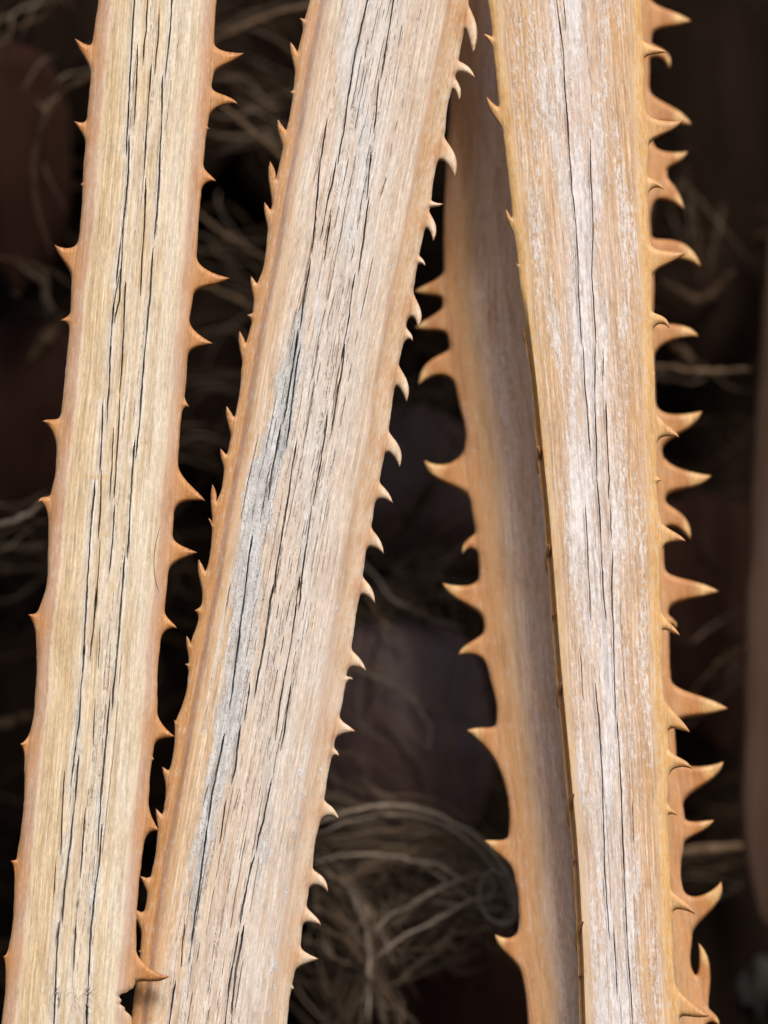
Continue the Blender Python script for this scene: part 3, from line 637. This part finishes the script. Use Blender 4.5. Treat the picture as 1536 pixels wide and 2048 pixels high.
M_DARK = bark_material('dark_leaf_base', (.006,.0038,.0027), (.015,.009,.006), 30, .85, .0, .5)  # background shade put into this leaf-base colour too
M_FIB = bark_material('brown_fibre', (.085,.052,.029), (.135,.085,.050), 90, .8, .1, .3)
M_FIBG = bark_material('grey_fibre', (.15,.113,.085), (.25,.198,.15), 90, .8, .1, .3)
M_FIBD = bark_material('dark_fibre', (.028,.017,.010), (.056,.035,.021), 90, .85, .0, .3)
M_WISP = bark_material('wisp_fibre', (.105,.073,.048), (.20,.146,.10), 90, .8, .05, .3)
M_OLD = bark_material('old_brown_stalk', (.034,.019,.0125), (.066,.040,.028), 45, .8, .05, .4)
M_CRUST = bark_material('grey_crust', (.008,.006,.005), (.035,.034,.030), 120, .9, .0, .8)

TR_R = 0.24; TR_Y = 0.175
trunk = empty('palm_tree', (0, TR_Y + TR_R, ZC - 0.45))
def trunk_y(x):
    return TR_Y + TR_R - math.sqrt(max(1e-6, TR_R ** 2 - x * x))
# bark
nr, nc = 90, 140
zz = np.linspace(-0.45, 0.45, nr); an = np.linspace(0, 2 * math.pi, nc, endpoint=False)
ZZ, AN = np.meshgrid(zz, an, indexing='ij')
rad = TR_R + 0.010 * (fbm(AN * 9 / math.pi * 2 + 40, ZZ * 40 + 60, 51, 4) - 0.5) * 2
co = np.stack([rad * np.sin(AN), -rad * np.cos(AN), ZZ + 0.45], -1).reshape(-1, 3)
i = np.arange(nr - 1)[:, None] * nc; j = np.arange(nc)[None, :]; j2 = (j + 1) % nc
q = np.stack([i + j, i + j2, i + nc + j2, i + nc + j], -1).reshape(-1, 4)
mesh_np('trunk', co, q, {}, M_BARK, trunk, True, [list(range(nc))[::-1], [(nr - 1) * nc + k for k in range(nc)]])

def leaf_base(cx, cy, wpx, hpx, dy, bulge, rot, mat, seed):
    """a thick old leaf base: shield with a raised middle, pointed lower end, ragged rim, curved over the trunk"""
    n, m = 26, 26; ca, sa = math.cos(rot), math.sin(rot); c = np.array(at(cx, cy, dy)); k = S * (1 + dy)
    front, back = [], []
    for a in range(n + 1):
        v = a / n * 2 - 1
        wv = (1 - 0.55 * max(0, -v) ** 1.6) * math.sqrt(max(0.02, 1 - abs(v) ** 5)) * (1 + 0.08 * (float(vnoise(a * 0.7, seed, 61)) - .5))
        for b in range(m + 1):
            u = b / m * 2 - 1
            x = u * wv * wpx / 2 * k; z = v * hpx / 2 * k
            x, z = x * ca - z * sa, x * sa + z * ca
            h = bulge * (1 - u * u) * (0.5 + 0.5 * math.cos(v * 1.5)) + 0.003 * (float(fbm(u * 3 + seed, v * 2, 62)) - .5)
            y = c[1] - h + 0.9 * (x * x) / (2 * TR_R)
            front.append((c[0] + x, y, c[2] + z)); back.append((c[0] + x * .97, y + 0.010 + h * 0.4, c[2] + z * 1.0))
    N = (n + 1) * (m + 1); C = m + 1
    q = [grid_quads(n + 1, C, 0, True), grid_quads(n + 1, C, N, False)]
    i = np.arange(n) * C
    q.append(np.stack([i, i + C, N + i + C, N + i], 1)); q.append(np.stack([i + m, N + i + m, N + i + C + m, i + C + m], 1))
    i = np.arange(m); q.append(np.stack([i, N + i, N + i + 1, i + 1], 1)); i = i + n * C; q.append(np.stack([i, i + 1, N + i + 1, N + i], 1))
    co = np.array(front + back) - np.array(trunk.location)
    return mesh_np('leaf_base', co, np.concatenate(q), {}, mat, trunk, True)
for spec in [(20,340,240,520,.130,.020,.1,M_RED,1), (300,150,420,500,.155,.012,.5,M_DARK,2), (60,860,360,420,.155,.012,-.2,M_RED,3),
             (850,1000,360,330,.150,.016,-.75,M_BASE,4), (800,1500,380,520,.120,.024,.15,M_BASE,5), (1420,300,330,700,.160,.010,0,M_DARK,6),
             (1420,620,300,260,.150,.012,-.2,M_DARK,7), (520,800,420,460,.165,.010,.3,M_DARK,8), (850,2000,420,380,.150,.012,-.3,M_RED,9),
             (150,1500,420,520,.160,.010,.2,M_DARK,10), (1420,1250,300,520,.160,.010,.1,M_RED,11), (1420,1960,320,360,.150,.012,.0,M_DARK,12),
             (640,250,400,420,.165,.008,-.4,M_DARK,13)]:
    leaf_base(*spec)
tag(trunk, 'dark fibrous palm trunk with purple-brown old leaf bases behind the stalks', 'palm tree')

def smooth_path(pts, n):
    P = np.array(pts, float); T = np.r_[0, np.cumsum(np.linalg.norm(np.diff(P, axis=0), axis=1))]
    m = np.gradient(P, T, axis=0); t = np.linspace(0, T[-1], n)
    i = np.clip(np.searchsorted(T, t) - 1, 0, len(T) - 2); h = (T[i + 1] - T[i])[:, None]; s = ((t - T[i]))[:, None] / h
    return ((1 + 2 * s) * (1 - s) ** 2 * P[i] + s * (1 - s) ** 2 * h * m[i] + s * s * (3 - 2 * s) * P[i + 1] + s * s * (s - 1) * h * m[i + 1])

def tube(P, r0, taper=0.6, sides=7, flat_=1.0, seed=0):
    n = len(P); tg = np.gradient(P, axis=0); tg /= np.linalg.norm(tg, axis=1)[:, None] + 1e-12
    up = np.array([0, -1.0, 0.03]); sdv = np.cross(tg, up); sdv /= np.linalg.norm(sdv, axis=1)[:, None] + 1e-12
    nv = np.cross(sdv, tg)
    t = np.linspace(0, 1, n); r = r0 * (1 - (1 - taper) * np.abs(2 * t - 1) ** 2) * (0.85 + 0.3 * vnoise(t * 12, seed, 71))
    a = np.arange(sides) / sides * 2 * math.pi
    V = P[:, None, :] + r[:, None, None] * (np.cos(a)[None, :, None] * sdv[:, None, :] + flat_ * np.sin(a)[None, :, None] * nv[:, None, :])
    i = np.arange(n - 1)[:, None] * sides; j = np.arange(sides)[None, :]; j2 = (j + 1) % sides
    q = np.stack([i + j, i + j2, i + sides + j2, i + sides + j], -1).reshape(-1, 4)
    return V.reshape(-1, 3), q, [list(range(sides))[::-1], [(n - 1) * sides + k for k in range(sides)]]

def strand(pts, wpx, dy, mat, label, group='loose palm fibres behind the stalks', name='palm_fibre', cat='fibre', wave=0.0015, seed=0):
    P = smooth_path([tuple(at(x, y, dy if np.isscalar(dy) else dy[k])) for k, (x, y) in enumerate(pts)], 14 + 10 * len(pts))
    t = np.linspace(0, 1, len(P))
    P[:, 1] += wave * (fbm(t * 5, np.full_like(t, seed), 73) - 0.5) * 4
    if wpx < 22: P += 0.00035 * np.stack([fbm(t * 14 + a_, np.full_like(t, seed + a_), 77) - .5 for a_ in (0, 9, 5)], 1) * 4
    co, q, caps = tube(P, wpx * S * (0.5 if wpx > 22 else 0.30), .3, 7, .55, seed)
    b = co.mean(0)
    o = mesh_np(name, co - b, q, {}, mat, None, True, caps); o.location = b
    return tag(o, label, cat, group)

L_G = 'pale grey fibre in the looped tuft beside the mauve stalk'
L_M = 'thin fibre draped over the purple leaf base'
L_D = 'brown fibre crossing the dark gap beside the straw-coloured stalk'
L_R = 'dull brown fibre in the gap beside the old brown stalk'
F = [
 # beside the straw-coloured stalk
 ([(-60,95),(20,62),(75,38),(125,-2),(170,-40)],17,.105,M_FIBD,L_D), ([(215,135),(180,155),(120,190),(90,240),(75,290),(68,360),(80,440),(105,510)],19,.10,M_FIBD,L_D),
 ([(-60,512),(0,518),(60,527),(110,550),(150,575),(200,600)],18,.11,M_FIBD,L_D), ([(410,90),(440,75),(500,45),(620,8),(700,-15)],15,.105,M_FIB,L_D),
 ([(400,175),(450,215),(500,260),(565,315),(620,360)],19,.10,M_FIB,L_D), ([(360,400),(400,430),(450,470),(510,505),(560,540)],17,.115,M_FIB,L_D),
 ([(390,565),(430,580),(500,612),(560,640)],20,.115,M_FIB,L_D), ([(390,155),(470,165),(580,192),(660,200)],14,.125,M_FIBD,L_D), ([(400,290),(470,275),(560,285),(620,280)],13,.13,M_FIBD,L_D),
 ([(-60,1068),(0,1050),(45,1035),(95,1000),(140,985)],17,.09,M_FIBG,L_D), ([(-60,1150),(20,1143),(80,1128),(140,1120)],13,.12,M_FIBD,L_D), ([(-50,1440),(0,1450),(40,1440),(90,1425)],34,.115,M_FIBD,L_D),
 ([(60,720),(85,690),(110,660),(130,630)],34,.12,M_FIBD,L_D), ([(330,760),(400,740),(480,745),(560,730)],12,.125,M_FIBD,L_D), ([(340,900),(400,880),(470,890)],11,.125,M_FIBD,L_D),
 # over the purple leaf base
 ([(700,1330),(745,1350),(800,1380),(840,1420),(862,1470),(852,1500)],11,.092,M_FIBG,L_M), ([(880,1140),(900,1200),(906,1300),(895,1400),(908,1540),(945,1640)],11,.095,M_FIB,L_M),
 ([(690,1440),(740,1400),(745,1330),(760,1250)],10,.095,M_FIBD,L_M), ([(745,1420),(790,1480),(830,1530),(850,1580)],14,.094,M_FIBD,L_M), ([(680,1490),(720,1540),(740,1570)],13,.094,M_FIBD,L_M),
 ([(940,1420),(960,1500),(985,1570)],11,.12,M_FIBD,L_M), ([(690,1100),(740,1140),(790,1200),(850,1232),(930,1260)],15,.105,M_FIBG,L_M), ([(730,1190),(775,1255),(800,1310)],15,.10,M_FIB,L_M),
 ([(760,1160),(830,1205),(910,1290)],11,.105,M_FIB,L_M), ([(700,1225),(760,1215),(850,1250),(900,1300)],11,.11,M_FIBD,L_M), ([(800,1240),(870,1180),(950,1180)],11,.105,M_FIBD,L_M),
 ([(800,830),(850,790),(900,830),(950,870)],12,.12,M_FIBD,L_M), ([(790,840),(840,800),(880,760),(920,750)],12,.12,M_FIBD,L_M), ([(860,945),(890,900),(935,860)],13,.115,M_FIB,L_M), ([(730,1110),(790,1060),(850,990),(880,930)],26,.12,M_FIBD,L_M),
 ([(780,1200),(850,1130),(950,1060),(1000,1020)],17,.12,M_FIBD,L_M), ([(750,1010),(800,1040),(870,1050)],12,.125,M_FIBD,L_M),
 # the looped tuft
 ([(620,1650),(700,1622),(760,1612),(830,1615),(900,1640),(960,1680),(1010,1740),(1034,1800),(1026,1842),(985,1838),(958,1806),(966,1760),(985,1738),(1010,1752)],16,.075,M_FIBG,L_G),
 ([(630,1672),(720,1640),(800,1628),(880,1645),(950,1695),(1003,1760),(1024,1812),(1008,1848),(968,1832)],11,.077,M_FIBG,L_G),
 ([(620,1600),(680,1600),(760,1622),(860,1640),(960,1700)],11,.08,M_FIB,L_G), ([(620,1690),(700,1670),(790,1660),(900,1680),(970,1730)],10,.082,M_FIB,L_G),
 ([(625,1722),(720,1708),(800,1716),(880,1735),(960,1775)],12,.08,M_FIBG,L_G), ([(620,1745),(700,1752),(790,1720),(860,1690),(940,1690)],11,.084,M_FIB,L_G),
 ([(650,1700),(740,1690),(850,1700),(930,1690)],10,.086,M_FIB,L_G), ([(690,1770),(740,1740),(830,1690),(880,1660)],10,.088,M_FIB,L_G),
 ([(740,1862),(800,1820),(850,1790),(920,1762),(985,1745)],12,.078,M_FIBG,L_G), ([(730,1945),(780,1890),(870,1842),(950,1800),(1010,1790)],12,.075,M_FIBG,L_G),
 ([(870,1800),(920,1812),(970,1815),(1015,1822)],9,.076,M_FIBG,L_G), ([(840,1730),(890,1760),(930,1790),(960,1815)],9,.079,M_FIBG,L_G), ([(930,1750),(960,1745),(985,1765),(980,1810)],8,.076,M_FIBG,L_G),
 ([(640,1730),(690,1770),(735,1830),(770,1880),(790,1930)],11,.085,M_FIBG,L_G), ([(660,1740),(720,1790),(750,1860),(800,1900)],9,.088,M_FIB,L_G), ([(700,1780),(730,1850),(740,1940),(735,2060)],12,.08,M_FIBG,L_G),
 ([(740,1930),(760,1970),(790,2010),(810,2060)],10,.085,M_FIB,L_G), ([(640,1850),(690,1880),(730,1925),(765,1940)],10,.085,M_FIB,L_G), ([(630,1790),(680,1830),(695,1890),(745,1930)],10,.09,M_FIB,L_G),
 ([(610,1930),(660,1980),(700,2020)],11,.095,M_FIBD,L_G), ([(680,1930),(690,2000),(680,2060)],11,.095,M_FIBD,L_G), ([(880,1850),(880,1890),(910,1910),(950,1900)],9,.09,M_FIBD,L_G),
 ([(760,1780),(790,1760),(830,1800),(860,1760)],9,.09,M_FIBD,L_G), ([(820,1860),(860,1900),(920,1905)],9,.095,M_FIBD,L_G),
 # right-hand gap
 ([(1290,728),(1340,735),(1400,742),(1500,738)],20,.115,M_FIB,L_R), ([(1340,690),(1370,705),(1390,740)],26,.12,M_FIBD,L_R), ([(1380,1395),(1420,1345),(1470,1300),(1500,1270)],15,.12,M_FIBD,L_R),
 ([(1340,1706),(1400,1700),(1500,1692)],24,.11,M_FIB,L_R), ([(1340,1735),(1400,1740),(1500,1730)],18,.115,M_FIBD,L_R), ([(1320,560),(1400,600),(1470,540)],26,.13,M_FIBD,L_R), ([(1340,420),(1365,340),(1390,460),(1400,560)],16,.135,M_FIBD,L_R),
]
OWN = {0: 'wide dull fibre slanting past the top thorns of the straw-coloured stalk', 1: 'brown fibre bent in an open arc round a black hollow', 2: 'brown fibre sagging below the arched fibre toward the straw-coloured stalk',
 3: 'brown fibre rising from the straw-coloured stalk to the pale cracked stalk', 4: 'straight brown fibre falling from the straw-coloured stalk to the pale cracked stalk', 9: 'pale fibre pointing at the curled thorn of the straw-coloured stalk',
 11: 'broad dull strip of dead leaf beside the straw-coloured stalk', 12: 'short wide dull strip of dead leaf under the sagging fibre', 15: 'grey fibre curling down over the purple leaf base like a hook', 16: 'long upright brown fibre crossing the edge of the purple leaf base',
 21: 'pale fibre slanting down from the hooked thorns of the pale cracked stalk', 29: 'wide dark fibre band running up to the big thorns of the mauve stalk', 32: 'thick grey fibre that bends round into a closed loop',
 33: 'thinner grey fibre following inside the thick looped fibre', 41: 'straight grey fibre reaching from the knot below the tuft up to the loop', 47: 'grey fibre hanging straight down from the knot below the tuft',
 56: 'brown strip of leaf sheath lying level between mauve stalk and old brown stalk', 59: 'wide pale brown strip lying level below the upcurved thorns of the mauve stalk', 58: 'thin dull fibre rising toward the old brown stalk'}
for k, (pts, wpx, dy, mat, lab) in enumerate(F):
    lab = OWN.get(k, lab)
    strand(pts, wpx, dy, mat, lab, seed=k + 1)

# fine background tangle nobody could count
rr_ = random.Random(4); VV, QQ, EE, o0 = [], [], [], 0
for k in range(620):
    cx, cy = rr_.uniform(-150, 1700), rr_.uniform(-200, 2250); a = rr_.gauss(0.3, 0.8); L = rr_.uniform(120, 380); cv = rr_.uniform(-60, 60)
    ds = rr_.uniform(.125, .165)
    pts = [(cx - L / 2 * math.cos(a), cy - L / 2 * math.sin(a)), (cx + cv * math.sin(a), cy - cv * math.cos(a)), (cx + L / 2 * math.cos(a), cy + L / 2 * math.sin(a))]
    P = smooth_path([tuple(at(x, y, ds)) for x, y in pts], 14)
    P[:, 1] += P[:, 0] ** 2 * 1.6
    P += (RNG.random((len(P), 3)) - .5) * 0.0006
    v, q, e = tube(P, rr_.uniform(3, 9) * S * 0.5, .4, 5, .8, k)
    VV.append(v); QQ.append(q + o0); EE += [[x + o0 for x in c] for c in e]; o0 += len(v)
# wisps that run with the traced strands
WV, WQ, WE, w0 = [], [], [], 0
for k, (pts, wpx, dy, mat, lab) in enumerate(F):
    if wpx > 22: continue
    for rep_ in range(16 if lab == L_G else 9 if lab == L_M else 5):
        spread = 26 if lab == L_G else 34
        jx, jy = rr_.gauss(0, spread), rr_.gauss(0, spread); a0 = rr_.gauss(0, .28); cx0 = sum(p[0] for p in pts) / len(pts); cy0 = sum(p[1] for p in pts) / len(pts)
        pp = [(cx0 + (x - cx0) * math.cos(a0) - (y - cy0) * math.sin(a0) + jx + rr_.gauss(0, 12), cy0 + (x - cx0) * math.sin(a0) + (y - cy0) * math.cos(a0) + jy + rr_.gauss(0, 12)) for x, y in pts]
        a_ = rr_.randint(0, max(0, len(pp) - 4)); pp = pp[a_:a_ + rr_.randint(3, 6)]
        if len(pp) < 3: continue
        if lab == L_G and max(p[0] for p in pp) > 1040: continue
        P = smooth_path([tuple(at(x, y, dy + rr_.uniform(.0, .03))) for x, y in pp], 26)
        v, q, e = tube(P, rr_.uniform(1.8, 4.6) * S * 0.5, .35, 5, .8, k * 9 + rep_)
        WV.append(v); WQ.append(q + w0); WE += [[x + w0 for x in c] for c in e]; w0 += len(v)
wisps = mesh_np('fibre_wisps', np.concatenate(WV) - np.array(trunk.location), np.concatenate(WQ), {}, M_WISP, trunk, True, WE); wisps['kind'] = 'stuff'
VV = np.concatenate(VV)
tang = mesh_np('fibre_mat', VV - np.array(trunk.location), np.concatenate(QQ), {}, M_FIBD, trunk, True, EE)
tang['kind'] = 'stuff'

# old brown stalk at the right-hand side, out of focus, broken lower end
def old_stalk(knots, w0, dy, label):
    ys = np.linspace(knots[0][1], knots[-1][1], 60); f = herm([(y, x) for x, y in knots])
    nS = 28; V = []
    for y in ys:
        t = (knots[-1][1] - y) / 260.0; w_ = w0 * (math.sqrt(max(0.03, 1 - max(0, 1 - t) ** 2)) if t < 1 else 1.0)
        for a in range(nS):
            th = a / nS * 2 * math.pi; c, s = math.cos(th), math.sin(th)
            x = w_ * (0.42 + 0.16 * float(fbm(y / 120.0, 3.0 + (c > 0), 91, 4))) * math.copysign(abs(c) ** 0.7, c); h = w_ * 0.26 * math.copysign(abs(s) ** 0.8, s) * (1.25 if s > 0 else 0.8)
            h -= (w_ * 0.10 * math.exp(-((c - .25) / .12) ** 2) if s > 0 else 0)
            V.append(at(float(f(y)) + x, y, dy - h * S))
    V = np.array(V); n = len(ys)
    i = np.arange(n - 1)[:, None] * nS; j = np.arange(nS)[None, :]; j2 = (j + 1) % nS
    q = np.stack([i + j, i + nS + j, i + nS + j2, i + j2], -1).reshape(-1, 4)
    b = V.mean(0)
    o = mesh_np('old_leaf_stalk', V - b, q, {}, M_OLD, None, True, [list(range(nS)), [(n - 1) * nS + k for k in range(nS)][::-1]])
    o.location = b
    return tag(o, label, 'palm stalk')
old_stalk([(1590,300),(1575,500),(1560,700),(1548,900),(1536,1100),(1530,1300),(1526,1500),(1524,1700),(1536,1860)], 84, .112,
          'out-of-focus smooth brown palm stalk without thorns, ending against the trunk')

# grey crusted stub low on the right
def crust(cx, cy, r, dy):
    bm = bmesh.new(); bmesh.ops.create_icosphere(bm, subdivisions=4, radius=1)
    for v in bm.verts:
        p = v.co; n = 0.35 + 1.3 * float(fbm(p.x * 2.6 + 9, p.z * 2.6 + p.y * 1.3 + 4, 81, 5))
        v.co = Vector((p.x * r * S * n * 0.8, p.y * r * S * 0.6 * n, p.z * r * S * n * 1.1))
    me = bpy.data.meshes.new('crusted_stub'); bm.to_mesh(me); bm.free(); me.materials.append(M_CRUST)
    for p in me.polygons: p.use_smooth = True
    o = bpy.data.objects.new('crusted_stub', me); coll.objects.link(o); o.location = at(cx, cy, dy)
    return tag(o, 'rough grey crusted stub on the dark trunk below the old brown stalk', 'stub')
crust(1512, 1965, 84, .145)

# a single hair lying on the straw-coloured stalk
hp = smooth_path([tuple(at(x, y, d)) for x, y, d in [(326,1036,-.0062),(315,1072,-.0066),(308,1120,-.0068),(312,1165,-.0068),(322,1195,-.0063)]], 40)
hv, hq, hc = tube(hp, 0.7 * S, .6, 5, 1.0, 3)
hb = hv.mean(0)
hair = mesh_np('hair', hv - hb, hq, {}, M_FIBD, None, True, hc); hair.location = hb
tag(hair, 'single thin dark hair curving along the edge of the straw-coloured stalk', 'hair')
